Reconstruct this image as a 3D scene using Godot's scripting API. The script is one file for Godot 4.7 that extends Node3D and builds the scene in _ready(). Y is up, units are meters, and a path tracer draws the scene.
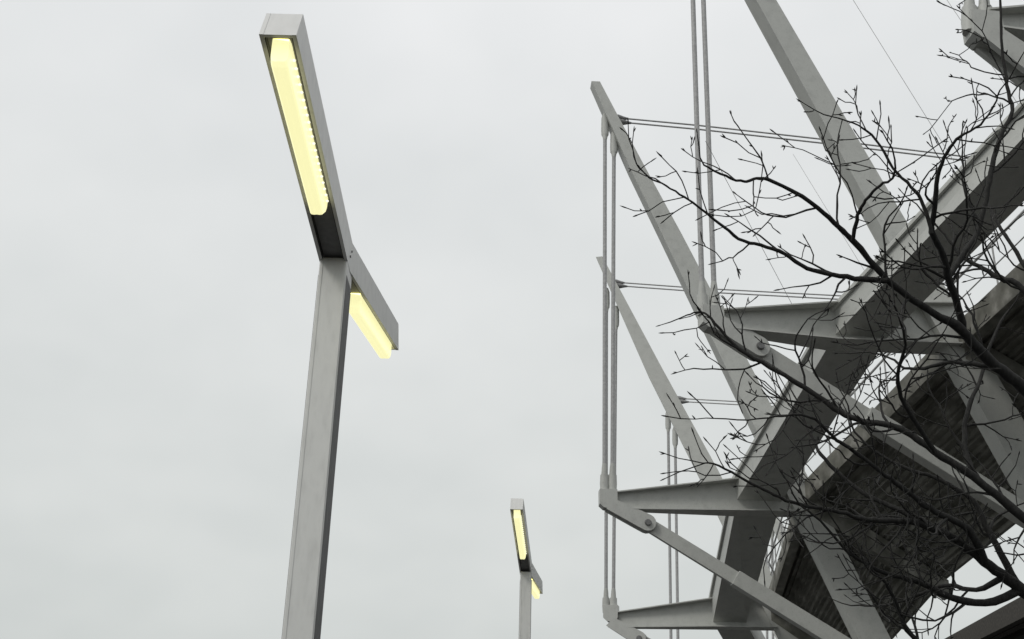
extends Node3D
# A tall double-armed street lamp, a second one behind it, and the suspended steel rim of a stadium stand
# under an overcast winter sky, seen past the bare branches of a tree. Units are metres, the eye is at 1.6 m.

# Six steel frames along the curved rim, after two unseen ones that extend it to block light. "tip" is the outer end of the bracket, "inward" the horizontal direction
# towards the pitch; the 2D points are (metres inward, metres up) from the tip.
const FRAMES := [
	{
		"tip": Vector3(14.600, 13.600, 0.600), "inward": Vector3(0.870, 0.000, -0.500),
		"mast": [Vector2(-0.435, 13.149), Vector2(1.748, 8.467), Vector2(4.587, 2.268), Vector2(6.272, -1.395), Vector2(8.009, -5.138)],
		"web": [Vector2(0.222, 0.001), Vector2(2.876, 0.404), Vector2(5.692, 0.686), Vector2(5.683, -0.247), Vector2(2.801, -0.422), Vector2(0.205, -0.346)],
		"strut": [Vector2(-0.007, -0.162), Vector2(1.090, -0.733), Vector2(8.106, -4.640)],
		"ring": [Vector2(2.887, -0.228), Vector2(4.067, -0.200), Vector2(2.898, 0.383)],
		"deck": [Vector2(5.670, 0.178), Vector2(9.630, -1.783)],
		"tie": [Vector2(0.709, 12.385), Vector2(11.184, 12.819)],
		"mast_width": [0.16, 0.5, 0.68, 0.78, 0.85],
		"rods": [[Vector2(0.080, 11.593), Vector2(-0.064, 0.575)], [Vector2(0.334, 11.062), Vector2(0.206, 0.606)]],
	},
	{
		"tip": Vector3(10.400, 13.400, -6.600), "inward": Vector3(0.930, 0.000, -0.370),
		"mast": [Vector2(-0.435, 13.149), Vector2(1.748, 8.467), Vector2(4.587, 2.268), Vector2(6.272, -1.395), Vector2(8.009, -5.138)],
		"web": [Vector2(0.222, 0.001), Vector2(2.876, 0.404), Vector2(5.692, 0.686), Vector2(5.683, -0.247), Vector2(2.801, -0.422), Vector2(0.205, -0.346)],
		"strut": [Vector2(-0.007, -0.162), Vector2(1.090, -0.733), Vector2(8.106, -4.640)],
		"ring": [Vector2(2.887, -0.228), Vector2(4.067, -0.200), Vector2(2.898, 0.383)],
		"deck": [Vector2(5.670, 0.178), Vector2(9.630, -1.783)],
		"tie": [Vector2(0.709, 12.385), Vector2(11.184, 12.819)],
		"mast_width": [0.16, 0.5, 0.68, 0.78, 0.85],
		"rods": [[Vector2(0.080, 11.593), Vector2(-0.064, 0.575)], [Vector2(0.334, 11.062), Vector2(0.206, 0.606)]],
	},
	{
		"tip": Vector3(6.857, 12.859, -14.187), "inward": Vector3(0.997, 0.000, -0.080),
		"mast": [Vector2(2.403, 12.192), Vector2(4.352, 3.940), Vector2(5.467, -0.747)],
		"web": [Vector2(0.174, 0.128), Vector2(2.535, 0.467), Vector2(4.865, 0.692), Vector2(4.615, -0.311), Vector2(2.356, -0.442), Vector2(0.137, -0.135)],
		"strut": [Vector2(0.047, -0.217), Vector2(0.947, -1.000), Vector2(5.553, -4.240)],
		"ring": [Vector2(2.781, 0.491), Vector2(3.899, 0.560), Vector2(2.929, 1.221)],
		"deck": [Vector2(4.041, -0.363), Vector2(7.263, -2.683)],
		"tie": [Vector2(1.093, 6.552), Vector2(6.765, 6.084)],
		"mast_width": [0.3, 0.62, 0.75],
		"rods": [[Vector2(0.606, 6.003), Vector2(-0.032, 0.445)], [Vector2(0.792, 5.553), Vector2(0.207, 0.469)]],
	},
	{
		"tip": Vector3(4.088, 11.614, -22.362), "inward": Vector3(0.984, 0.000, -0.179),
		"mast": [Vector2(-0.435, 13.149), Vector2(1.748, 8.467), Vector2(4.587, 2.268), Vector2(6.272, -1.395), Vector2(8.009, -5.138)],
		"web": [Vector2(0.222, 0.001), Vector2(2.876, 0.404), Vector2(5.692, 0.686), Vector2(5.683, -0.247), Vector2(2.801, -0.422), Vector2(0.205, -0.346)],
		"strut": [Vector2(-0.007, -0.162), Vector2(1.090, -0.733), Vector2(8.106, -4.640)],
		"ring": [Vector2(2.887, -0.228), Vector2(4.067, -0.200), Vector2(2.898, 0.383)],
		"deck": [Vector2(5.670, 0.178), Vector2(9.630, -1.783)],
		"tie": [Vector2(0.709, 12.385), Vector2(11.184, 12.819)],
		"mast_width": [0.16, 0.5, 0.68, 0.78, 0.85],
		"rods": [[Vector2(0.080, 11.593), Vector2(-0.064, 0.575)], [Vector2(0.334, 11.062), Vector2(0.206, 0.606)]],
	},
	{
		"tip": Vector3(2.579, 9.750, -30.260), "inward": Vector3(0.999, 0.000, -0.037),
		"mast": [Vector2(-0.186, 13.049), Vector2(1.043, 10.052), Vector2(2.065, 7.726), Vector2(4.151, 2.828), Vector2(5.226, 0.303), Vector2(6.670, -3.086), Vector2(8.057, -6.343)],
		"web": [Vector2(0.215, 0.008), Vector2(3.496, 0.460), Vector2(5.333, 0.641), Vector2(5.342, -0.323), Vector2(3.507, -0.362), Vector2(0.371, -0.394)],
		"strut": [Vector2(0.025, -0.244), Vector2(1.137, -0.771), Vector2(3.414, -2.116), Vector2(7.503, -4.552)],
		"ring": [Vector2(3.578, -0.032), Vector2(4.767, -0.044), Vector2(3.556, 0.574)],
		"deck": [Vector2(5.342, 0.391), Vector2(8.991, -1.930)],
		"tie": [Vector2(0.581, 11.805), Vector2(3.054, 11.670), Vector2(7.075, 11.365), Vector2(12.637, 10.875)],
		"mast_width": [0.26, 0.44, 0.55, 0.7, 0.74, 0.78, 0.8],
		"rods": [[Vector2(0.117, 11.852), Vector2(0.019, 0.718)], [Vector2(0.389, 11.254), Vector2(0.235, 0.726)]],
	},
	{
		"tip": Vector3(3.348, 8.056, -38.084), "inward": Vector3(0.966, 0.000, 0.258),
		"mast": [Vector2(-0.186, 12.636), Vector2(1.722, 8.066), Vector2(3.419, 4.300), Vector2(5.197, 0.184), Vector2(6.674, -3.232)],
		"web": [Vector2(0.129, -0.161), Vector2(3.401, 0.219), Vector2(5.301, 0.367), Vector2(5.325, -0.675), Vector2(3.364, -0.617), Vector2(0.287, -0.573)],
		"strut": [Vector2(-0.036, -0.348), Vector2(1.020, -0.956), Vector2(5.765, -3.745)],
		"ring": [Vector2(3.339, -0.463), Vector2(4.358, -0.509), Vector2(3.309, 0.284)],
		"deck": [Vector2(5.050, 0.279), Vector2(7.802, -1.886)],
		"tie": [Vector2(0.467, 11.561), Vector2(3.393, 11.053), Vector2(8.444, 10.287), Vector2(10.046, 10.032)],
		"mast_width": [0.24, 0.54, 0.66, 0.72, 0.78],
		"rods": [[Vector2(0.044, 11.281), Vector2(-0.061, 0.545)], [Vector2(0.382, 10.539), Vector2(0.185, 0.539)]],
	},
	{
		"tip": Vector3(6.434, 6.420, -45.884), "inward": Vector3(0.891, 0.000, 0.454),
		"mast": [Vector2(-0.386, 12.950), Vector2(1.469, 8.786), Vector2(3.618, 3.725), Vector2(5.524, -0.642)],
		"web": [Vector2(0.235, -0.078), Vector2(3.214, 0.207), Vector2(5.604, 0.352), Vector2(5.603, -0.542), Vector2(3.209, -0.496), Vector2(0.302, -0.440)],
		"strut": [Vector2(-0.008, -0.253), Vector2(1.067, -0.845), Vector2(6.295, -3.767)],
		"ring": [Vector2(3.085, -0.072), Vector2(4.265, -0.135), Vector2(3.091, 0.672)],
		"deck": [Vector2(5.301, 0.152), Vector2(7.992, -1.835)],
		"tie": [Vector2(0.764, 11.534), Vector2(3.453, 11.018), Vector2(5.650, 10.618)],
		"mast_width": [0.24, 0.5, 0.62, 0.7],
		"rods": [[Vector2(0.179, 10.997), Vector2(-0.004, 0.511)], [Vector2(0.460, 10.265), Vector2(0.275, 0.503)]],
	},
	{
		"tip": Vector3(11.644, 4.733, -53.160), "inward": Vector3(0.788, 0.000, 0.616),
		"mast": [Vector2(-0.113, 12.314), Vector2(1.945, 7.617), Vector2(4.905, 0.780)],
		"web": [Vector2(0.227, -0.084), Vector2(3.351, 0.189), Vector2(5.686, 0.304), Vector2(5.667, -0.602), Vector2(3.321, -0.586), Vector2(0.294, -0.446)],
		"strut": [Vector2(-0.023, -0.322), Vector2(1.127, -0.926), Vector2(6.429, -3.645)],
		"ring": [Vector2(3.025, -0.040), Vector2(4.309, -0.096), Vector2(3.093, 0.704)],
		"deck": [Vector2(5.397, 0.309), Vector2(8.020, -1.665)],
		"tie": [Vector2(1.004, 11.423), Vector2(3.653, 10.900)],
		"mast_width": [0.24, 0.55, 0.7],
		"rods": [[Vector2(0.495, 10.640), Vector2(-0.101, 0.571)], [Vector2(0.749, 9.947), Vector2(0.180, 0.565)]],
	},
]
const LIMBS := [
	[[Vector3(2.791, 2.918, -5.097), 0.0361], [Vector3(2.451, 3.290, -4.901), 0.0331], [Vector3(2.268, 3.426, -4.808), 0.0288], [Vector3(2.133, 3.500, -4.742), 0.0259], [Vector3(2.035, 3.559, -4.682), 0.0230], [Vector3(1.951, 3.621, -4.621), 0.0215], [Vector3(1.851, 3.654, -4.573), 0.0171], [Vector3(1.739, 3.694, -4.521), 0.0154], [Vector3(1.594, 3.767, -4.455), 0.0139], [Vector3(1.435, 3.905, -4.361), 0.0120], [Vector3(1.344, 3.954, -4.306), 0.0106], [Vector3(1.237, 4.017, -4.244), 0.0091], [Vector3(1.077, 4.074, -4.185), 0.0075], [Vector3(0.992, 4.072, -4.153), 0.0065], [Vector3(0.936, 4.039, -4.133), 0.0055], [Vector3(0.856, 4.044, -4.097), 0.0048], [Vector3(0.760, 4.066, -4.053), 0.0036]],
	[[Vector3(1.970, 3.632, -4.645), 0.0179], [Vector3(1.920, 3.729, -4.556), 0.0164], [Vector3(1.871, 3.789, -4.484), 0.0155], [Vector3(1.827, 3.867, -4.403), 0.0144], [Vector3(1.762, 3.935, -4.327), 0.0126], [Vector3(1.756, 4.019, -4.244), 0.0105], [Vector3(1.750, 4.104, -4.160), 0.0090], [Vector3(1.769, 4.177, -4.082), 0.0074], [Vector3(1.808, 4.215, -4.019), 0.0055], [Vector3(1.867, 4.234, -3.964), 0.0045], [Vector3(1.904, 4.285, -3.895), 0.0036], [Vector3(1.909, 4.315, -3.836), 0.0029]],
	[[Vector3(1.865, 3.794, -4.476), 0.0134], [Vector3(1.953, 3.920, -4.473), 0.0123], [Vector3(2.026, 4.032, -4.476), 0.0117], [Vector3(2.084, 4.217, -4.447), 0.0111], [Vector3(2.126, 4.373, -4.431), 0.0112], [Vector3(2.183, 4.514, -4.421), 0.0098], [Vector3(2.241, 4.621, -4.426), 0.0092], [Vector3(2.235, 4.756, -4.419), 0.0082], [Vector3(2.239, 4.873, -4.420), 0.0075], [Vector3(2.240, 5.046, -4.396), 0.0063], [Vector3(2.251, 5.206, -4.378), 0.0055], [Vector3(2.258, 5.367, -4.360), 0.0043]],
	[[Vector3(1.741, 3.903, -4.276), 0.0091], [Vector3(1.708, 4.014, -4.239), 0.0075], [Vector3(1.655, 4.087, -4.218), 0.0066], [Vector3(1.581, 4.163, -4.196), 0.0057], [Vector3(1.509, 4.275, -4.158), 0.0049], [Vector3(1.435, 4.336, -4.142), 0.0038], [Vector3(1.353, 4.367, -4.140), 0.0030]],
	[[Vector3(1.424, 3.887, -4.327), 0.0091], [Vector3(1.426, 3.957, -4.236), 0.0075], [Vector3(1.440, 3.987, -4.162), 0.0067], [Vector3(1.479, 4.016, -4.088), 0.0055], [Vector3(1.512, 4.014, -4.027), 0.0047], [Vector3(1.500, 4.050, -3.951), 0.0036]],
	[[Vector3(1.591, 3.759, -4.448), 0.0133], [Vector3(1.475, 3.757, -4.432), 0.0114], [Vector3(1.352, 3.763, -4.412), 0.0099], [Vector3(1.237, 3.780, -4.387), 0.0092], [Vector3(1.135, 3.825, -4.350), 0.0084], [Vector3(1.030, 3.849, -4.322), 0.0075], [Vector3(0.938, 3.863, -4.299), 0.0068], [Vector3(0.846, 3.918, -4.258), 0.0056], [Vector3(0.758, 3.969, -4.218), 0.0049], [Vector3(0.680, 4.005, -4.186), 0.0041], [Vector3(0.599, 4.033, -4.156), 0.0037], [Vector3(0.530, 4.061, -4.127), 0.0030], [Vector3(0.490, 4.093, -4.095), 0.0022]],
	[[Vector3(2.703, 2.569, -5.140), 0.0327], [Vector3(2.445, 2.790, -5.073), 0.0246], [Vector3(2.286, 2.906, -5.051), 0.0220], [Vector3(2.075, 3.075, -5.007), 0.0183], [Vector3(1.907, 3.182, -4.990), 0.0170], [Vector3(1.816, 3.253, -4.988), 0.0162], [Vector3(1.720, 3.301, -4.996), 0.0153], [Vector3(1.610, 3.323, -5.016), 0.0142], [Vector3(1.512, 3.367, -5.026), 0.0130], [Vector3(1.426, 3.433, -5.026), 0.0123], [Vector3(1.334, 3.499, -5.026), 0.0116], [Vector3(1.204, 3.577, -5.021), 0.0101], [Vector3(1.063, 3.661, -5.014), 0.0084], [Vector3(0.952, 3.780, -4.991), 0.0063], [Vector3(0.894, 3.837, -4.996), 0.0047], [Vector3(0.828, 3.833, -5.027), 0.0034]],
	[[Vector3(2.143, 3.505, -4.766), 0.0125], [Vector3(2.037, 3.547, -4.833), 0.0113], [Vector3(1.994, 3.579, -4.904), 0.0099], [Vector3(1.914, 3.580, -4.989), 0.0083], [Vector3(1.848, 3.607, -5.063), 0.0068], [Vector3(1.802, 3.678, -5.118), 0.0051], [Vector3(1.730, 3.731, -5.180), 0.0039]],
	[[Vector3(2.770, 2.355, -5.451), 0.0368], [Vector3(2.526, 2.513, -5.357), 0.0310], [Vector3(2.335, 2.633, -5.279), 0.0281], [Vector3(2.205, 2.704, -5.222), 0.0237], [Vector3(2.090, 2.770, -5.168), 0.0195], [Vector3(1.975, 2.832, -5.115), 0.0177], [Vector3(1.872, 2.857, -5.079), 0.0160], [Vector3(1.783, 2.873, -5.046), 0.0149], [Vector3(1.665, 2.869, -5.022), 0.0125], [Vector3(1.561, 2.865, -4.998), 0.0110], [Vector3(1.453, 2.885, -4.964), 0.0095], [Vector3(1.359, 2.892, -4.935), 0.0086], [Vector3(1.287, 2.893, -4.909), 0.0078], [Vector3(1.195, 2.908, -4.877), 0.0070], [Vector3(1.124, 2.932, -4.841), 0.0066], [Vector3(1.011, 2.970, -4.799), 0.0054], [Vector3(0.894, 3.015, -4.754), 0.0042], [Vector3(0.818, 3.018, -4.727), 0.0027]],
	[[Vector3(2.147, 2.729, -5.179), 0.0177], [Vector3(2.047, 2.851, -5.072), 0.0160], [Vector3(1.907, 2.892, -4.999), 0.0143], [Vector3(1.786, 2.937, -4.925), 0.0130], [Vector3(1.667, 2.992, -4.847), 0.0109], [Vector3(1.568, 3.031, -4.775), 0.0093], [Vector3(1.453, 3.084, -4.698), 0.0082], [Vector3(1.371, 3.105, -4.634), 0.0075], [Vector3(1.263, 3.164, -4.554), 0.0060], [Vector3(1.176, 3.164, -4.499), 0.0052], [Vector3(1.075, 3.138, -4.456), 0.0036], [Vector3(0.956, 3.108, -4.415), 0.0029], [Vector3(0.779, 3.095, -4.366), 0.0021]],
	[[Vector3(1.967, 2.827, -5.093), 0.0150], [Vector3(1.850, 2.904, -5.128), 0.0128], [Vector3(1.711, 2.983, -5.162), 0.0115], [Vector3(1.591, 3.068, -5.194), 0.0100], [Vector3(1.471, 3.197, -5.206), 0.0084], [Vector3(1.444, 3.284, -5.237), 0.0072], [Vector3(1.415, 3.381, -5.264), 0.0056], [Vector3(1.400, 3.489, -5.285), 0.0043]],
	[[Vector3(2.338, 2.628, -5.278), 0.0196], [Vector3(2.161, 2.565, -5.275), 0.0178], [Vector3(1.996, 2.581, -5.238), 0.0161], [Vector3(1.869, 2.622, -5.190), 0.0139], [Vector3(1.769, 2.643, -5.150), 0.0112], [Vector3(1.662, 2.659, -5.113), 0.0096], [Vector3(1.551, 2.699, -5.065), 0.0079], [Vector3(1.476, 2.731, -5.021), 0.0067], [Vector3(1.356, 2.841, -4.943), 0.0051], [Vector3(1.261, 2.892, -4.891), 0.0039]],
	[[Vector3(2.246, 2.678, -5.245), 0.0152], [Vector3(2.157, 2.636, -5.347), 0.0115], [Vector3(2.067, 2.669, -5.416), 0.0101], [Vector3(2.003, 2.661, -5.503), 0.0085], [Vector3(1.912, 2.629, -5.601), 0.0064], [Vector3(1.843, 2.619, -5.689), 0.0052], [Vector3(1.745, 2.629, -5.768), 0.0040]],
	[[Vector3(2.654, 2.436, -5.416), 0.0198], [Vector3(2.295, 2.358, -5.403), 0.0172], [Vector3(2.006, 2.346, -5.362), 0.0140], [Vector3(1.818, 2.413, -5.286), 0.0112], [Vector3(1.738, 2.514, -5.195), 0.0096], [Vector3(1.687, 2.582, -5.119), 0.0071], [Vector3(1.619, 2.632, -5.050), 0.0051], [Vector3(1.526, 2.681, -4.982), 0.0035]],
	[[Vector3(2.606, 3.119, -5.010), 0.0170], [Vector3(2.484, 3.630, -4.850), 0.0153], [Vector3(2.339, 3.900, -4.795), 0.0143], [Vector3(2.252, 3.973, -4.826), 0.0131], [Vector3(2.172, 4.047, -4.856), 0.0102], [Vector3(2.108, 4.118, -4.887), 0.0085], [Vector3(2.056, 4.230, -4.900), 0.0056], [Vector3(1.978, 4.344, -4.914), 0.0043]],
	[[Vector3(2.432, 3.791, -4.826), 0.0129], [Vector3(2.404, 4.025, -4.861), 0.0102], [Vector3(2.345, 4.241, -4.904), 0.0086], [Vector3(2.337, 4.388, -4.976), 0.0066], [Vector3(2.346, 4.540, -5.046), 0.0045]],
	[[Vector3(2.083, 3.081, -5.026), 0.0140], [Vector3(2.082, 3.238, -5.067), 0.0122], [Vector3(2.131, 3.419, -5.097), 0.0109], [Vector3(2.224, 3.584, -5.135), 0.0094], [Vector3(2.308, 3.776, -5.160), 0.0074], [Vector3(2.419, 3.952, -5.193), 0.0053]],
	[[Vector3(1.887, 3.164, -4.936), 0.0126], [Vector3(1.722, 3.318, -4.771), 0.0102], [Vector3(1.658, 3.404, -4.635), 0.0085], [Vector3(1.654, 3.488, -4.501), 0.0068], [Vector3(1.600, 3.555, -4.373), 0.0052], [Vector3(1.528, 3.584, -4.263), 0.0036]],
	[[Vector3(2.338, 2.620, -5.281), 0.0185], [Vector3(2.253, 2.789, -5.256), 0.0164], [Vector3(2.199, 2.915, -5.248), 0.0143], [Vector3(2.154, 3.031, -5.246), 0.0117], [Vector3(2.019, 3.124, -5.253), 0.0102], [Vector3(1.902, 3.177, -5.278), 0.0085], [Vector3(1.764, 3.251, -5.293), 0.0064], [Vector3(1.655, 3.362, -5.293), 0.0052], [Vector3(1.631, 3.494, -5.283), 0.0039]],
]
const CABLES := [[Vector3(3.966, 14.867, -20.838), Vector3(6.518, 12.013, -23.824)], [Vector3(7.383, 18.195, -26.588), Vector3(7.883, 12.695, -22.982)], [Vector3(5.696, 19.663, -18.971), Vector3(8.124, 13.030, -18.475)], [Vector3(7.472, 19.823, -18.901), Vector3(8.443, 12.958, -16.434)]]

const LAMP_HEAD := 6.2215
const RIM_RISE := 0.4915

var mat := {}
var rng := RandomNumberGenerator.new()


# ---------------------------------------------------------------- mesh helpers
class Geo:
	var v := PackedVector3Array()
	var n := PackedVector3Array()

	func tri(a: Vector3, b: Vector3, c: Vector3, na: Vector3, nb: Vector3, nc: Vector3) -> void:
		# front faces run clockwise seen from outside
		if (b - a).cross(c - a).dot(na + nb + nc) > 0.0:
			v.append(a); v.append(c); v.append(b)
			n.append(na); n.append(nc); n.append(nb)
		else:
			v.append(a); v.append(b); v.append(c)
			n.append(na); n.append(nb); n.append(nc)

	func flat_tri(a: Vector3, b: Vector3, c: Vector3, away: Vector3) -> void:
		var m := (b - a).cross(c - a)
		if m.length_squared() < 1e-14:
			return
		m = m.normalized()
		if m.dot((a + b + c) / 3.0 - away) < 0.0:
			m = -m
		tri(a, b, c, m, m, m)

	# rings of equal point counts joined with flat faces, ends closed
	func loft(rings: Array, caps := true) -> void:
		var count: int = rings[0].size()
		for i in rings.size() - 1:
			var middle := Vector3.ZERO
			for k in count:
				middle += rings[i][k] + rings[i + 1][k]
			middle /= 2.0 * count
			for k in count:
				var a: Vector3 = rings[i][k]
				var b: Vector3 = rings[i][(k + 1) % count]
				var c: Vector3 = rings[i + 1][(k + 1) % count]
				var d: Vector3 = rings[i + 1][k]
				flat_tri(a, b, c, middle)
				flat_tri(a, c, d, middle)
		if caps:
			for end in [0, rings.size() - 1]:
				var inner := Vector3.ZERO
				for k in count:
					inner += rings[1 if end == 0 else end - 1][k] / count
				for k in range(1, count - 1):
					flat_tri(rings[end][0], rings[end][k], rings[end][k + 1], inner)

	# any simple polygon in 3D pushed along a vector to both sides
	func plate(outline: Array, flat: PackedVector2Array, half: Vector3) -> void:
		var ids := Geometry2D.triangulate_polygon(flat)
		var up := half.normalized()
		for t in range(0, ids.size(), 3):
			tri(outline[ids[t]] + half, outline[ids[t + 1]] + half, outline[ids[t + 2]] + half, up, up, up)
			tri(outline[ids[t]] - half, outline[ids[t + 1]] - half, outline[ids[t + 2]] - half, -up, -up, -up)
		var turn := 0.0
		for k in flat.size():
			turn += flat[k].cross(flat[(k + 1) % flat.size()])
		for k in outline.size():
			var a: Vector3 = outline[k]
			var b: Vector3 = outline[(k + 1) % outline.size()]
			var m := (b - a).cross(up).normalized() * signf(turn)
			# outward side of the edge, checked against the 2D turn
			tri(a + half, b + half, b - half, m, m, m)
			tri(a + half, b - half, a - half, m, m, m)

	# round section along a path, smooth; radii per point
	func tube(path: Array, radii: Array, sides := 8, caps := true) -> void:
		var rings := []
		var dirs := []
		var ref := Vector3.UP
		for i in path.size():
			var d: Vector3 = path[mini(i + 1, path.size() - 1)] - path[maxi(i - 1, 0)]
			d = d.normalized()
			if i == 0:
				ref = Vector3.UP if absf(d.y) < 0.9 else Vector3.RIGHT
			var x := (ref - d * ref.dot(d)).normalized()
			ref = x
			var y := d.cross(x)
			var ring := []
			var out := []
			for k in sides:
				var o := x * cos(TAU * k / sides) + y * sin(TAU * k / sides)
				out.append(o)
				ring.append(path[i] + o * float(radii[i]))
			rings.append(ring)
			dirs.append(out)
		for i in path.size() - 1:
			for k in sides:
				var l := (k + 1) % sides
				tri(rings[i][k], rings[i][l], rings[i + 1][l], dirs[i][k], dirs[i][l], dirs[i + 1][l])
				tri(rings[i][k], rings[i + 1][l], rings[i + 1][k], dirs[i][k], dirs[i + 1][l], dirs[i + 1][k])
		if caps:
			for end in [0, path.size() - 1]:
				var m: Vector3 = (path[end] - path[1 if end == 0 else end - 1]).normalized()
				for k in range(1, sides - 1):
					tri(rings[end][0], rings[end][k], rings[end][k + 1], m, m, m)

	func mesh() -> ArrayMesh:
		var arrays := []
		arrays.resize(Mesh.ARRAY_MAX)
		arrays[Mesh.ARRAY_VERTEX] = v
		arrays[Mesh.ARRAY_NORMAL] = n
		var m := ArrayMesh.new()
		m.add_surface_from_arrays(Mesh.PRIMITIVE_TRIANGLES, arrays)
		return m


func rect(c: Vector3, u: Vector3, w: Vector3, hu: float, hw: float, cut := 0.0) -> Array:
	if cut <= 0.0:
		return [c - u * hu - w * hw, c + u * hu - w * hw, c + u * hu + w * hw, c - u * hu + w * hw]
	return [
		c - u * (hu - cut) - w * hw, c + u * (hu - cut) - w * hw, c + u * hu - w * (hw - cut), c + u * hu + w * (hw - cut),
		c + u * (hu - cut) + w * hw, c - u * (hu - cut) + w * hw, c - u * hu + w * (hw - cut), c - u * hu - w * (hw - cut),
	]


func bar(g: Geo, a: Vector3, b: Vector3, side: Vector3, ha: Vector2, hb := Vector2(-1, -1), cut := 0.0) -> void:
	# straight bar, half sizes (along side, across)
	var d := (b - a).normalized()
	var u := (side - d * side.dot(d)).normalized()
	var w := d.cross(u)
	var e := ha if hb.x < 0.0 else hb
	g.loft([rect(a, u, w, ha.x, ha.y, cut), rect(b, u, w, e.x, e.y, cut)])


func part(called: String, g: Geo, material: Material, parent: Node3D) -> MeshInstance3D:
	var o := MeshInstance3D.new()
	o.name = called
	o.mesh = g.mesh()
	o.material_override = material
	parent.add_child(o, true)
	return o


func thing(called: String, label: String, category: String, at := Vector3.ZERO) -> Node3D:
	var o := Node3D.new()
	o.name = called
	add_child(o, true)
	o.position = at
	o.set_meta("label", label)
	o.set_meta("category", category)
	return o


# ---------------------------------------------------------------- materials
func noise_texture(size: int, frequency: float, colors: Array, offsets: Array, seed_value: int, octaves := 4, kind := FastNoiseLite.TYPE_SIMPLEX_SMOOTH) -> NoiseTexture2D:
	var f := FastNoiseLite.new()
	f.seed = seed_value
	f.noise_type = kind
	f.frequency = frequency
	f.fractal_octaves = octaves
	var ramp := Gradient.new()
	ramp.offsets = PackedFloat32Array(offsets)
	ramp.colors = PackedColorArray(colors)
	var t := NoiseTexture2D.new()
	t.width = size
	t.height = size
	t.seamless = true
	t.noise = f
	t.color_ramp = ramp
	return t


func grey(value: float, tint := Vector3.ONE) -> Color:
	return Color(value * tint.x, value * tint.y, value * tint.z).linear_to_srgb()


func surface(called: String, tex: Texture2D, roughness: float, scale: Vector3, metallic := 0.0) -> StandardMaterial3D:
	var m := StandardMaterial3D.new()
	m.albedo_texture = tex
	m.roughness = roughness
	m.metallic = metallic
	m.uv1_triplanar = true
	m.uv1_world_triplanar = true
	m.uv1_scale = scale
	mat[called] = m
	return m


func make_materials() -> void:
	var warm := Vector3(0.985, 1.0, 0.95)
	var s := surface("steel", noise_texture(512, 0.012, [grey(0.40, warm), grey(0.47, warm), grey(0.49, warm), grey(0.44, warm)], [0.0, 0.4, 0.65, 1.0], 3, 5), 0.55, Vector3(0.35, 0.35, 0.35))
	s.detail_enabled = true
	s.detail_blend_mode = BaseMaterial3D.BLEND_MODE_MUL
	s.detail_albedo = noise_texture(512, 0.09, [grey(0.82), grey(1.0), grey(1.0), grey(0.9)], [0.0, 0.4, 0.7, 1.0], 8, 3)
	surface("rod", noise_texture(256, 0.05, [grey(0.30), grey(0.42)], [0.2, 0.8], 5), 0.5, Vector3(0.7, 0.7, 0.7))
	surface("fork", noise_texture(256, 0.05, [grey(0.12), grey(0.2)], [0.2, 0.8], 6), 0.5, Vector3(1, 1, 1))
	var cool := Vector3(1.0, 1.0, 0.97)
	var l := surface("lamp", noise_texture(512, 0.02, [grey(0.58, cool), grey(0.65, cool), grey(0.67, cool), grey(0.62, cool)], [0.0, 0.4, 0.65, 1.0], 12, 5), 0.42, Vector3(0.8, 0.25, 0.8))
	l.metallic = 0.2
	surface("channel", noise_texture(256, 0.05, [grey(0.2), grey(0.26)], [0.2, 0.8], 15), 0.6, Vector3(1, 1, 1))
	surface("shade_liner", noise_texture(256, 0.05, [grey(0.03), grey(0.045)], [0.2, 0.8], 16), 0.9, Vector3(1, 1, 1))  # near black, paints the shade inside the lamp channel
	surface("post_side_shade", noise_texture(512, 0.03, [grey(0.13), grey(0.17)], [0.2, 0.8], 18), 0.7, Vector3(0.8, 0.25, 0.8))  # shaded post sides, the darkness is put into the colour
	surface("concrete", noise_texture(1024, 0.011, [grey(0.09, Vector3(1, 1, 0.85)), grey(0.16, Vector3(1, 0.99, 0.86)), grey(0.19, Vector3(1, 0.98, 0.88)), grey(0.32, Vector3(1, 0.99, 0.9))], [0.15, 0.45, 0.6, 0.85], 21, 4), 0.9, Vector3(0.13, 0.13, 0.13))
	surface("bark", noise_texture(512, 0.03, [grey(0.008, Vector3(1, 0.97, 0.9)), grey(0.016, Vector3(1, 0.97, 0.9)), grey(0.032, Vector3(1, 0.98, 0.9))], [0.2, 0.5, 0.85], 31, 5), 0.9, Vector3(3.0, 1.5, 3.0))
	surface("paving", noise_texture(1024, 0.02, [grey(0.03), grey(0.04), grey(0.055)], [0.2, 0.5, 0.8], 41, 5), 0.9, Vector3(0.4, 0.4, 0.4))
	surface("timber", noise_texture(512, 0.03, [grey(0.025, Vector3(1.1, 0.97, 0.8)), grey(0.05, Vector3(1.1, 0.97, 0.8))], [0.2, 0.8], 51, 4), 0.8, Vector3(0.4, 1.5, 1.5))
	var d := StandardMaterial3D.new()
	d.albedo_color = Color(0.95, 0.94, 0.78)
	d.roughness = 0.35
	d.emission_enabled = true
	d.emission = Color(0.90, 0.865, 0.46).linear_to_srgb()
	d.emission_energy_multiplier = 1.0
	mat["diffuser"] = d
	var b := StandardMaterial3D.new()  # glow painted in for small highlights, not a light source
	b.albedo_color = Color(0.95, 0.95, 0.9)
	b.roughness = 0.2
	b.emission_enabled = true
	b.emission = Color(0.85, 0.84, 0.7).linear_to_srgb()
	mat["highlight_bead"] = b


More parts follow.
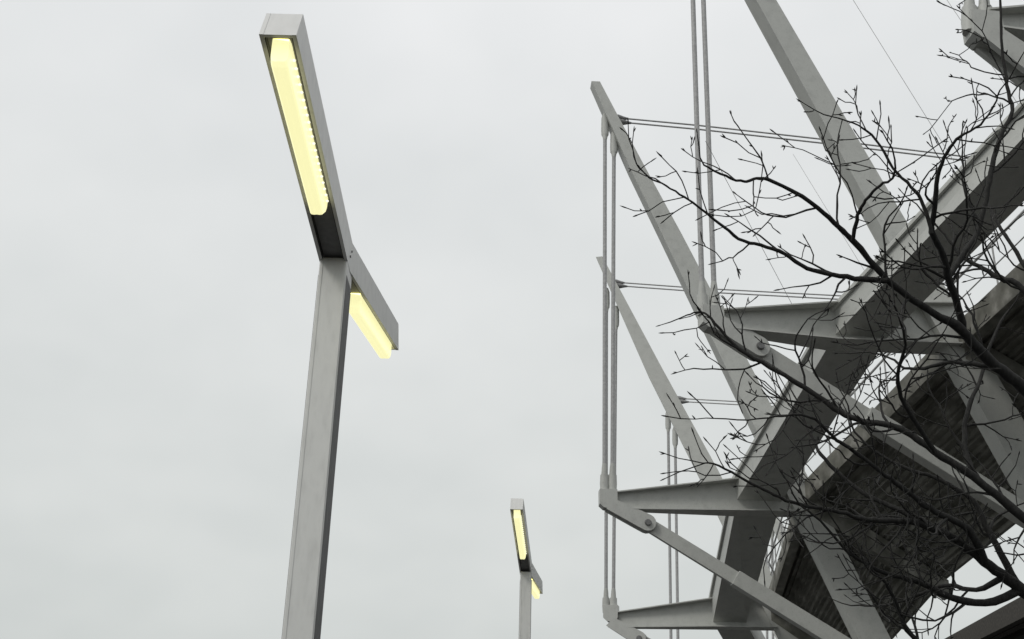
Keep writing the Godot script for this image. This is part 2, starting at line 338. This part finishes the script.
# ---------------------------------------------------------------- sky, sun, camera
func make_sky() -> PanoramaSkyMaterial:
	var w := 1024
	var h := 512
	var f := FastNoiseLite.new()
	f.seed = 77
	f.noise_type = FastNoiseLite.TYPE_SIMPLEX_SMOOTH
	f.frequency = 1.6
	f.fractal_octaves = 5
	f.fractal_gain = 0.5
	var fine := FastNoiseLite.new()
	fine.seed = 78
	fine.noise_type = FastNoiseLite.TYPE_SIMPLEX_SMOOTH
	fine.frequency = 7.0
	fine.fractal_octaves = 4
	var im := Image.create(w, h, false, Image.FORMAT_RGBF)
	for y in h:
		var up := PI * (0.5 - (y + 0.5) / h)
		for x in w:
			var round_ := TAU * (x + 0.5) / w
			var dir := Vector3(cos(round_) * cos(up), sin(up), sin(round_) * cos(up))
			# flatten the cloud sheet towards the horizon
			var q := dir / (0.35 + maxf(dir.y, 0.0))
			var c := f.get_noise_3d(q.x, q.y * 2.0, q.z) * 0.085 + fine.get_noise_3d(q.x, q.y, q.z) * 0.025
			var high := clampf(dir.y, 0.0, 1.0)
			var base := 0.625 + 0.30 * high
			var k := base * (1.0 + c)
			im.set_pixel(x, y, Color(k * (0.95 + 0.05 * high + c * 0.12), k, k * (0.975 + 0.06 * high - c * 0.03)))
	var m := PanoramaSkyMaterial.new()
	m.panorama = ImageTexture.create_from_image(im)
	return m


func make_view() -> void:
	var cam := Camera3D.new()
	cam.name = "camera"
	cam.fov = 30.773
	cam.near = 0.1
	cam.far = 1500.0
	cam.position = Vector3(0, 1.6, 0)
	cam.rotation_degrees = Vector3(23.5, 0, 1.52)
	add_child(cam)
	cam.current = true
	var e := Environment.new()
	e.background_mode = Environment.BG_SKY
	e.sky = Sky.new()
	e.sky.sky_material = make_sky()
	e.tonemap_mode = Environment.TONE_MAPPER_LINEAR
	e.tonemap_exposure = 1.0
	e.sdfgi_enabled = true
	e.ssao_enabled = true
	e.ssil_enabled = true
	var we := WorldEnvironment.new()
	we.name = "world"
	we.environment = e
	add_child(we)
	var sun := DirectionalLight3D.new()
	sun.name = "sun"
	sun.light_energy = 0.36
	sun.light_angular_distance = 15.0
	sun.light_color = Color(1.0, 0.99, 0.96)
	sun.shadow_enabled = true
	sun.rotation_degrees = Vector3(-46, -52, 0)
	add_child(sun)


# ---------------------------------------------------------------- ground
func ground_height(z: float) -> float:
	return RIM_RISE * smoothstep(-12.0, -24.0, z)


func make_ground() -> void:
	var g := Geo.new()
	var xs := [-600.0, -60.0, -20.0, 0.0, 20.0, 60.0, 600.0]
	var zs := [600.0, 100.0, 20.0, 0.0, -6.0]
	for i in 13:
		zs.append(-12.0 - i)
	zs.append_array([-40.0, -120.0, -900.0])
	for i in xs.size() - 1:
		for j in zs.size() - 1:
			var c := []
			for p in [[0, 0], [1, 0], [1, 1], [0, 1]]:
				c.append(Vector3(xs[i + p[0]], ground_height(zs[j + p[1]]), zs[j + p[1]]))
			g.tri(c[0], c[1], c[2], Vector3.UP, Vector3.UP, Vector3.UP)
			g.tri(c[0], c[2], c[3], Vector3.UP, Vector3.UP, Vector3.UP)
	var o := part("ground", g, mat.paving, self)
	o.set_meta("kind", "structure")


# ---------------------------------------------------------------- lamps
func lamp_arm(root: Node3D, along: Vector3, bottom: float, top: float, lit_from: float, lit_to: float, beads: bool) -> void:
	var c := Vector3(0, LAMP_HEAD, 0)
	var across := Vector3.RIGHT
	var hw := 0.129
	var wall := 0.03
	var high := 0.29
	# side walls, each end cut back towards the top
	var g := Geo.new()
	for s in [-1.0, 1.0]:
		var ring := []
		for x in [hw - wall, hw]:
			var o: Vector3 = c + across * (s * x)
			ring.append([o, o + along * bottom, o + along * top + Vector3.UP * (high - 0.006), o + along * (top - 0.01) + Vector3.UP * high, o + Vector3.UP * high])
		g.loft(ring)
		part("side_panel", g, mat.lamp, root)
		# added black sheet inside the wall, painting the channel shade beside the cover
		g = Geo.new()
		g.loft([
			rect(c + across * (s * (hw - wall - 0.004)) + along * 0.2 + Vector3.UP * 0.03, across, Vector3.UP, 0.003, 0.027),
			rect(c + across * (s * (hw - wall - 0.004)) + along * (bottom - 0.045) + Vector3.UP * 0.03, across, Vector3.UP, 0.003, 0.027),
		])
		part("shade_liner", g, mat.shade_liner, root)
		g = Geo.new()
	# top sheet and slanted end plate between the walls
	g = Geo.new()
	g.loft([
		rect(c + Vector3.UP * (high - 0.02), across, Vector3.UP, hw - wall, 0.014),
		rect(c + along * (top - 0.03) + Vector3.UP * (high - 0.02), across, Vector3.UP, hw - wall, 0.014),
	])
	part("top_panel", g, mat.lamp, root)
	g = Geo.new()
	g.loft([
		rect(c + along * (bottom - 0.018) + Vector3.UP * 0.002, across, along, hw - wall, 0.014),
		rect(c + along * (top - 0.018) + Vector3.UP * (high - 0.004), across, along, hw - wall, 0.014),
	])
	part("end_cap", g, mat.lamp, root)
	# recessed tray that carries the light
	g = Geo.new()
	g.loft([
		rect(c + along * 0.05 + Vector3.UP * 0.064, across, Vector3.UP, hw - wall, 0.006),
		rect(c + along * (bottom - 0.04) + Vector3.UP * 0.064, across, Vector3.UP, hw - wall, 0.006),
	])
	part("tray", g, mat.channel, root)
	# prismatic cover: bevelled ends, ribbed underside
	g = Geo.new()
	var rings := []
	var ends := [[lit_from, 0.057, 0.35, 1.0], [lit_from + 0.01, -0.09, 1.0, 1.0], [lit_from + 0.06, -0.14, 1.0, 0.9], [lit_to - 0.05, -0.14, 1.0, 0.97], [lit_to - 0.012, -0.12, 1.0, 0.9], [lit_to, 0.057, 0.35, 0.86]]
	for e in ends:
		var low: float = e[1]
		var profile := [[-0.088, 0.057], [-0.088, minf(0.04, low + 0.05)], [-0.078, low + 0.012 * e[2]], [-0.062, low], [-0.03, low - 0.003], [0.0, low], [0.03, low - 0.003], [0.062, low], [0.078, low + 0.012 * e[2]], [0.088, minf(0.04, low + 0.05)], [0.088, 0.057]]
		var ring := []
		for p in profile:
			ring.append(c + along * float(e[0]) + across * (float(p[0]) * 0.78 * float(e[3])) + Vector3.UP * float(p[1]))
		rings.append(ring)
	g.loft(rings)
	var cover := part("light_diffuser", g, mat.diffuser, root)
	if beads:  # glowing studs stand in for highlights along the cover edge
		var highlight_bead := Geo.new()
		highlight_bead.tube([Vector3(-0.012, 0, 0), Vector3(-0.006, 0, 0), Vector3(0.004, 0, 0), Vector3(0.011, 0, 0)], [0.006, 0.011, 0.011, 0.004], 8)
		var shared := highlight_bead.mesh()
		for k in 21:
			var b := MeshInstance3D.new()
			b.name = "highlight_stud"
			b.mesh = shared
			b.material_override = mat.highlight_bead
			b.position = c + along * (lit_from + 0.09 + (lit_to - lit_from - 0.2) * k / 20.0) + across * 0.083 + Vector3.UP * -0.03
			cover.add_child(b, true)
	var light := AreaLight3D.new()
	light.name = "lamp_light"
	light.area_size = Vector2(0.12, lit_to - lit_from - 0.2)
	light.light_energy = 0.06
	light.light_color = Color(1.0, 0.97, 0.7)
	light.shadow_enabled = true
	light.area_range = 20.0
	root.add_child(light, true)
	var mid := c + along * ((lit_from + lit_to) * 0.5) + Vector3.UP * -0.16
	var down := -(Vector3.UP - along * along.dot(Vector3.UP)).normalized()
	light.transform = Transform3D(Basis(along.cross(-down).normalized() * -1.0, along, -down).orthonormalized(), mid)


func make_lamp(label: String, where: Vector3, near_arm: Vector3, far_arm: Vector3) -> void:
	var root := thing("street_lamp", label, "street lamp", where)
	root.set_meta("group", "double-armed street lamps")
	var g := Geo.new()
	g.loft([
		rect(Vector3(0, 0, 0), Vector3.RIGHT, Vector3.BACK, 0.126, 0.175, 0.012),
		rect(Vector3(0, LAMP_HEAD + 0.045, 0), Vector3.RIGHT, Vector3.BACK, 0.126, 0.175, 0.012),
	])
	part("post", g, mat.lamp, root)
	# raised edge strips of the extruded post
	for s in [-1.0, 1.0]:
		g = Geo.new()
		g.loft([
			rect(Vector3(s * 0.104, 0.3, 0.1765), Vector3.RIGHT, Vector3.BACK, 0.011, 0.0035),
			rect(Vector3(s * 0.104, LAMP_HEAD + 0.01, 0.1765), Vector3.RIGHT, Vector3.BACK, 0.011, 0.0035),
		])
		part("edge_strip", g, mat.lamp, root)
		# thin sheet over each post side, with shade put into its dark colour
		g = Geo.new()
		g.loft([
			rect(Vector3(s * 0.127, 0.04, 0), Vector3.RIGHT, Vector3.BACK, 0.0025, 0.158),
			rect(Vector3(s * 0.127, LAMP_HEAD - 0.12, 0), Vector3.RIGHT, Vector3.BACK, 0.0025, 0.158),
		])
		part("side_shade", g, mat.post_side_shade, root)
	g = Geo.new()
	g.loft([
		rect(Vector3(0, 0.0, 0), Vector3.RIGHT, Vector3.BACK, 0.24, 0.28, 0.02),
		rect(Vector3(0, 0.03, 0), Vector3.RIGHT, Vector3.BACK, 0.24, 0.28, 0.02),
	])
	part("base_plate", g, mat.lamp, root)
	lamp_arm(root, near_arm, 3.07, 2.95, 1.06, 2.96, true)
	lamp_arm(root, far_arm, 2.78, 2.66, 0.84, 2.7, false)
	# bolts at the elbow
	for p in [[0.0, 0.2], [0.06, 0.12]]:
		g = Geo.new()
		g.tube([Vector3(0.128, LAMP_HEAD + p[1], p[0]), Vector3(0.137, LAMP_HEAD + p[1], p[0])], [0.013, 0.011], 8)
		part("bolt", g, mat.fork, root)


# ---------------------------------------------------------------- stadium rim
func at(fr: Dictionary, p: Vector2) -> Vector3:
	return fr.tip + fr.inward * p.x + Vector3.UP * p.y


func side_of(fr: Dictionary) -> Vector3:
	return Vector3.UP.cross(fr.inward).normalized()


func prism(g: Geo, fr: Dictionary, outline: Array, half: float, shift := 0.0) -> void:
	var pts := []
	for p in outline:
		pts.append(at(fr, p) + side_of(fr) * shift)
	g.plate(pts, PackedVector2Array(outline), side_of(fr) * half)


func down_to_ground(fr: Dictionary, a: Vector2, b: Vector2) -> Vector2:
	var level: float = -fr.tip.y
	return b + (b - a) * ((level - b.y) / (b.y - a.y))


func make_frame(root: Node3D, fr: Dictionary) -> void:
	var side := side_of(fr)
	# mast: tapered box leaning outwards
	var pts: Array = fr.mast.duplicate()
	var widths: Array = fr.mast_width.duplicate()
	pts.append(down_to_ground(fr, pts[-2], pts[-1]))
	widths.append(widths[-1] * 1.1)
	var g := Geo.new()
	var rings := []
	for i in pts.size():
		var d: Vector2 = (pts[mini(i + 1, pts.size() - 1)] - pts[maxi(i - 1, 0)]).normalized()
		var u: Vector3 = fr.inward * -d.y + Vector3.UP * d.x
		if i == 0:
			u = fr.inward
		rings.append(rect(at(fr, pts[i]), u, side, widths[i] * 0.5, 0.2 if i == 0 else 0.2 + 0.012 * widths[i]))
	g.loft(rings)
	part("mast", g, mat.steel, root)
	# bracket: web, two flanges, tip block
	var w: Array = fr.web
	g = Geo.new()
	prism(g, fr, w, 0.025)
	var bracket := part("bracket", g, mat.steel, root)
	for edge in [[w[0], w[1], w[2], "top_flange", 1.0], [w[5], w[4], w[3], "bottom_flange", -1.0]]:
		g = Geo.new()
		var rr := []
		for k in 3:
			var half: float = [0.16, 0.34, 0.36][k]
			rr.append(rect(at(fr, edge[k]) + Vector3.UP * (0.016 * edge[4]), side, Vector3.UP, half, 0.016))
		g.loft(rr)
		part(edge[3], g, mat.steel, bracket)
	g = Geo.new()
	prism(g, fr, [Vector2(-0.13, 0.1), Vector2(0.34, 0.1), Vector2(0.34, -0.3), Vector2(0.2, -0.44), Vector2(-0.02, -0.4), Vector2(-0.13, -0.3)], 0.17)
	part("tip_block", g, mat.steel, bracket)
	# strut with a pinned eye
	var s0: Vector2 = fr.strut[0]
	var s1: Vector2 = fr.strut[1]
	var s2: Vector2 = down_to_ground(fr, s1, fr.strut[-1])
	g = Geo.new()
	var toe := (s1 - s0).normalized()
	var tn := Vector2(-toe.y, toe.x)
	var eye := []
	for k in 9:
		var a := -PI / 2 + PI * k / 8.0
		eye.append(s1 + toe * cos(a) * 0.22 + tn * sin(a) * 0.22)
	var toe_outline := [s0 + toe * 0.1 - tn * 0.17, s1 - toe * 0.3 - tn * 0.21]
	toe_outline.append_array(eye)
	toe_outline.append_array([s1 - toe * 0.3 + tn * 0.21, s0 + toe * 0.2 + tn * 0.17])
	prism(g, fr, toe_outline, 0.05, 0.13)
	prism(g, fr, toe_outline, 0.05, -0.13)
	var strut := part("strut", g, mat.steel, root)
	g = Geo.new()
	var d2 := (s2 - s1).normalized()
	bar(g, at(fr, s1 - d2 * 0.1), at(fr, s2), side, Vector2(0.075, 0.17), Vector2(0.075, 0.2))
	part("strut_bar", g, mat.steel, strut)
	var j := s1 + d2 * 2.65
	g = Geo.new()
	bar(g, at(fr, j), at(fr, s2), side, Vector2(0.15, 0.2), Vector2(0.15, 0.22), 0.01)
	part("strut_sleeve", g, mat.steel, strut)
	g = Geo.new()
	g.tube([at(fr, s1) - side * 0.24, at(fr, s1) - side * 0.2, at(fr, s1) + side * 0.2, at(fr, s1) + side * 0.24], [0.075, 0.09, 0.09, 0.075], 16)
	part("pin", g, mat.fork, strut)
	# hanging rods with turned end fittings
	for r in fr.rods:
		var top := at(fr, r[0])
		var low := at(fr, r[1])
		var along := (low - top).normalized()
		g = Geo.new()
		g.tube([top, low], [0.058, 0.058], 10)
		var rod := part("hanging_rod", g, mat.rod, root)
		g = Geo.new()
		g.tube([top - along * 0.15, top, top + along * 0.45, top + along * 0.62, top + along * 0.66, top + along * 0.78], [0.06, 0.11, 0.12, 0.11, 0.082, 0.06], 12)
		part("end_fitting", g, mat.steel, rod)
		g = Geo.new()
		g.tube([low - along * 0.12, low, low + along * 0.17, low + along * 0.2, low + along * 0.45, low + along * 0.66], [0.06, 0.075, 0.085, 0.115, 0.125, 0.11], 12)
		part("end_fitting", g, mat.steel, rod)
	# twin tie rods running inwards from the mast head
	for s in [-1.0, 1.0]:
		g = Geo.new()
		var path := []
		var rad := []
		for p in fr.tie:
			path.append(at(fr, p) + Vector3.UP * (0.075 * s) + fr.inward * (-0.05 * s))
			rad.append(0.026)
		g.tube(path, rad, 8)
		var tie := part("tie_rod", g, mat.rod, root)
		g = Geo.new()
		var a: Vector3 = path[0]
		var dir: Vector3 = (path[1] - path[0]).normalized()
		g.tube([a - dir * 0.3, a - dir * 0.22, a + dir * 0.0, a + dir * 0.16, a + dir * 0.3], [0.075, 0.1, 0.105, 0.06, 0.03], 10)
		part("fork_end", g, mat.fork, tie)


func ring_corner(fr: Dictionary) -> Array:
	var o := at(fr, fr.ring[0])
	var i := at(fr, fr.ring[1])
	var t := at(fr, fr.ring[2])
	return [o, i, i + (t - o), t]


func make_stand() -> void:
	var root := thing("stadium_stand", "pale grey steel masts and rods along the curved rim of a dark stadium stand", "stadium")
	for k in FRAMES.size() - 1:
		var a := ring_corner(FRAMES[k])
		var b := ring_corner(FRAMES[k + 1])
		var g := Geo.new()
		g.loft([a, b])
		var beam := part("ring_beam", g, mat.steel, root)
		# lip along the outer top edge and a lower one along the foot
		g = Geo.new()
		var pa: Array = []
		var pb: Array = []
		for e in [[a, pa], [b, pb]]:
			var out: Vector3 = (e[0][0] - e[0][1]).normalized()
			var up: Vector3 = (e[0][3] - e[0][0]).normalized()
			e[1].append_array(rect(e[0][3] + out * 0.04 - up * 0.03, out, up, 0.037, 0.05))
		g.loft([pa, pb])
		part("edge_lip", g, mat.steel, beam)
	for fr in FRAMES:
		make_frame(root, fr)
	# seating deck seen from below: rows of precast units between the frames
	var rows := 11
	for k in FRAMES.size() - 1:
		var fa: Dictionary = FRAMES[k]
		var fb: Dictionary = FRAMES[k + 1]
		var bay := Geo.new()
		var ra := []
		for fr in [fa, fb]:
			var p: Vector2 = fr.deck[0]
			ra.append([at(fr, p + Vector2(0.0, 0.06)), at(fr, p + Vector2(0.0, -0.5)), at(fr, p + Vector2(0.24, -0.54)), at(fr, p + Vector2(0.26, 0.02))])
		bay.loft(ra)
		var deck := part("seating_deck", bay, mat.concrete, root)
		for r in rows:
			var ends := []
			for fr in [fa, fb]:
				var p: Vector2 = fr.deck[0] + Vector2(0.27, -0.06)
				var q: Vector2 = fr.deck[1]
				var step := (q - p) / rows
				var o := p + step * r
				var t := 0.13
				ends.append([o, o + Vector2(step.x + 0.0, 0.0), o + Vector2(step.x, step.y - 0.06), o + Vector2(step.x - 0.1, step.y - 0.06), o + Vector2(step.x - 0.12, -t), o + Vector2(0.004, -t)])
			var g := Geo.new()
			var la := []
			var lb := []
			for i in 6:
				la.append(at(fa, ends[0][i]))
				lb.append(at(fb, ends[1][i]))
			# hold the joints open a little
			for i in 6:
				var x: Vector3 = la[i]
				la[i] = x.lerp(lb[i], 0.003)
				lb[i] = lb[i].lerp(x, 0.003)
			g.loft([la, lb], false)
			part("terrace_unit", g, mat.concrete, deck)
	# raking beam under the deck at each frame
	for fr in FRAMES:
		var g := Geo.new()
		var p: Vector2 = fr.deck[0]
		var q: Vector2 = fr.deck[1]
		prism(g, fr, [p + Vector2(0.1, -0.1), q + Vector2(0.0, -0.1), q + Vector2(0, -0.55), p + Vector2(0.1, -0.75)], 0.22)
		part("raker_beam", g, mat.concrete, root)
	# guard rail on the outer edge of the deck
	for k in FRAMES.size() - 1:
		var fa: Dictionary = FRAMES[k]
		var fb: Dictionary = FRAMES[k + 1]
		var a := at(fa, fa.deck[0] + Vector2(0.12, 0.04))
		var b := at(fb, fb.deck[0] + Vector2(0.12, 0.04))
		var g := Geo.new()
		g.tube([a + Vector3.UP * 1.05, b + Vector3.UP * 1.05], [0.03, 0.03], 8)
		var rail := part("guard_rail", g, mat.rod, root)
		for h in [0.55]:
			g = Geo.new()
			g.tube([a + Vector3.UP * h, b + Vector3.UP * h], [0.016, 0.016], 6)
			part("middle_rail", g, mat.rod, rail)
		for i in 5:
			var f := a.lerp(b, i / 5.0)
			g = Geo.new()
			g.tube([f - Vector3.UP * 0.02, f + Vector3.UP * 1.03], [0.022, 0.022], 6)
			part("rail_post", g, mat.rod, rail)
	# unseen wall under the deck, added to block light from the right
	for k in FRAMES.size() - 1:
		var g := Geo.new()
		var ends := []
		for fr in [FRAMES[k], FRAMES[k + 1]]:
			var foot: Vector3 = fr.tip + fr.inward * 9.0
			foot.y = -0.1
			ends.append([foot, foot + fr.inward * 0.3, foot + fr.inward * 0.3 + Vector3.UP * 4.6, foot + Vector3.UP * 4.6])
		g.loft(ends)
		part("light_block_wall", g, mat.concrete, root)
	# thin stay cables between the masts
	for c in CABLES:
		var g := Geo.new()
		g.tube([c[0], c[1]], [0.0055, 0.0055], 6)
		part("stay_cable", g, mat.rod, root)


func make_canopy() -> void:
	var root := thing("timber_canopy", "dark brown slatted canopy edge low in the corner below the thickest branches", "canopy", Vector3(6.35, -0.3, -15.7))
	var d := Vector3(-0.336, 0, 4.044).normalized()
	var inward := Vector3(-d.z, 0, d.x) * -1.0
	var g := Geo.new()
	bar(g, d * -9 + Vector3.UP * 4.42, d * 6 + Vector3.UP * 4.42, Vector3.UP, Vector2(0.12, 0.05))
	part("fascia", g, mat.timber, root)
	g = Geo.new()
	bar(g, d * -9 + inward * 2.55 + Vector3.UP * 4.56, d * 6 + inward * 2.55 + Vector3.UP * 4.56, Vector3.UP, Vector2(0.03, 2.5))
	part("roof_board", g, mat.timber, root)
	for i in 16:
		g = Geo.new()
		var o := inward * (0.2 + i * 0.3) + Vector3.UP * 4.42
		bar(g, d * -9 + o, d * 6 + o, Vector3.UP, Vector2(0.09, 0.06))
		part("slat", g, mat.timber, root)
	for s in [-8.0, -2.0, 5.0]:
		g = Geo.new()
		var o := d * float(s) + inward * 4.0
		bar(g, o, o + Vector3.UP * 4.5, inward, Vector2(0.1, 0.1))
		part("post", g, mat.timber, root)


# ---------------------------------------------------------------- tree
func any_way() -> Vector3:
	return Vector3(rng.randf_range(-1, 1), rng.randf_range(-1, 1), rng.randf_range(-1, 1))


func bud(g: Geo, p: Vector3, d: Vector3, r: float, size: float) -> void:
	g.tube([p, p + d * size * 0.35, p + d * size * 0.65, p + d * size], [r, r * 1.4, r * 1.15, 0.0006], 5, false)


func twig(g: Geo, p: Vector3, dir: Vector3, length: float, radius: float, level: int) -> void:
	var count := maxi(3, int(length / 0.045))
	var path := [p]
	var rad := [radius]
	var d := dir.normalized()
	var step := length / count
	var q := p
	var flip := 1.0 if rng.randf() < 0.5 else -1.0
	var bend := any_way() * 0.07
	var shoots := []
	for i in count:
		# twigs zigzag from bud to bud and turn up a little at the end
		d = (d + any_way() * 0.34 + bend + Vector3.UP * (0.02 + 0.1 * i / count)).normalized()
		q += d * step * rng.randf_range(0.7, 1.3)
		path.append(q)
		var t := float(i + 1) / count
		rad.append(lerpf(radius, maxf(0.0021, radius * 0.4), t) * rng.randf_range(0.9, 1.15))
		if i < count - 1 and i > 0 and level > 0 and rng.randf() < 0.46:
			shoots.append([q, d, rad[-1], t])
		elif rng.randf() < 0.1:
			bud(g, q, (d + any_way() * 1.3).normalized(), 0.0022, rng.randf_range(0.014, 0.024))
	g.tube(path, rad, 5, false)
	var r: float = rad[-1]
	bud(g, q, d, r * 1.05, rng.randf_range(0.02, 0.034))
	if rng.randf() < 0.6:
		bud(g, q, (d + any_way() * 0.8).normalized(), r * 0.9, rng.randf_range(0.016, 0.026))
	for s in shoots:
		var axis := (any_way() * 0.5 + Vector3(0, 0.35, 0.94)).normalized()
		axis = (axis - s[1] * axis.dot(s[1])).normalized()
		var nd: Vector3 = s[1].rotated(axis, flip * rng.randf_range(0.55, 1.15))
		if rng.randf() < 0.8:
			flip = -flip
		twig(g, s[0], nd, length * rng.randf_range(0.28, 0.66) * (1.1 - 0.4 * s[3]), maxf(0.0022, s[2] * 0.72), level - 1)


func make_tree() -> void:
	rng.seed = 20240
	var root := thing("bare_tree", "bare dark winter tree reaching in from the right across the stadium steelwork", "tree", Vector3(3.02, 0, -5.45))
	var base := root.position
	var g := Geo.new()
	g.tube([Vector3(0.05, -0.1, 0), Vector3(0.0, 0.3, 0), Vector3(-0.05, 1.2, 0.02), Vector3(-0.12, 1.9, 0.08), Vector3(-0.2, 2.45, 0.18), Vector3(-0.23, 2.95, 0.36), Vector3(-0.2, 3.5, 0.4), Vector3(-0.05, 4.4, 0.3), Vector3(0.1, 5.4, 0.2)], [0.19, 0.15, 0.125, 0.11, 0.1, 0.075, 0.05, 0.035, 0.012], 14)
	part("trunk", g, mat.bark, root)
	for limb in LIMBS:
		var path := []
		var rad := []
		# smooth the measured points and roughen them a little
		for i in limb.size() - 1:
			var p0: Vector3 = limb[maxi(i - 1, 0)][0]
			var p1: Vector3 = limb[i][0]
			var p2: Vector3 = limb[i + 1][0]
			var p3: Vector3 = limb[mini(i + 2, limb.size() - 1)][0]
			for k in 4:
				var t := k / 4.0
				var wob := Vector3(rng.randf_range(-1, 1), rng.randf_range(-1, 1), rng.randf_range(-1, 1)) * 0.003
				path.append(p1.cubic_interpolate(p2, p0, p3, t) + wob - base)
				rad.append(lerpf(limb[i][1], limb[i + 1][1], t) * rng.randf_range(0.92, 1.1))
		path.append(limb[-1][0] - base)
		rad.append(limb[-1][1])
		g = Geo.new()
		g.tube(path, rad, 9, true)
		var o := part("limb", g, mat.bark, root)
		# twigs of this limb
		var tw := Geo.new()
		var flip := 1.0
		for i in range(3, path.size() - 1):
			var r: float = rad[i]
			var chance := clampf(0.24 + 0.1 * (0.03 - r) / 0.03, 0.08, 0.5)
			if rng.randf() > chance:
				continue
			var d: Vector3 = (path[i + 1] - path[i]).normalized()
			var axis := Vector3(rng.randf_range(-0.6, 0.6), rng.randf_range(-0.6, 0.6), 1.0).normalized()
			axis = (axis - d * axis.dot(d)).normalized()
			var nd := d.rotated(axis, flip * rng.randf_range(0.5, 1.1))
			flip = -flip
			var size := rng.randf_range(0.14, 0.44) * clampf(r / 0.007, 0.6, 1.2)
			twig(tw, path[i], nd, size, clampf(r * 0.5, 0.0028, 0.0065), 2 if size > 0.2 else 1)
		var tip: Vector3 = (path[-1] - path[-3]).normalized()
		twig(tw, path[-1], tip, 0.16, rad[-1], 1)
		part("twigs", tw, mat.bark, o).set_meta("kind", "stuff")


func _ready() -> void:
	make_view()
	make_materials()
	make_ground()
	make_lamp("large grey square-post street lamp with two lit yellow arms, nearest to the viewer", Vector3(-1.628, 0, -9.614), Vector3(-0.012, 0.105, 0.994), Vector3(0.075, 0.12, -0.99))
	make_lamp("small distant grey street lamp with two lit arms at the bottom edge of the picture", Vector3(0.462, ground_height(-26.1), -26.077), Vector3(-0.088, 0.243, 0.966), Vector3(0.123, 0.035, -0.992))
	make_stand()
	make_canopy()
	make_tree()
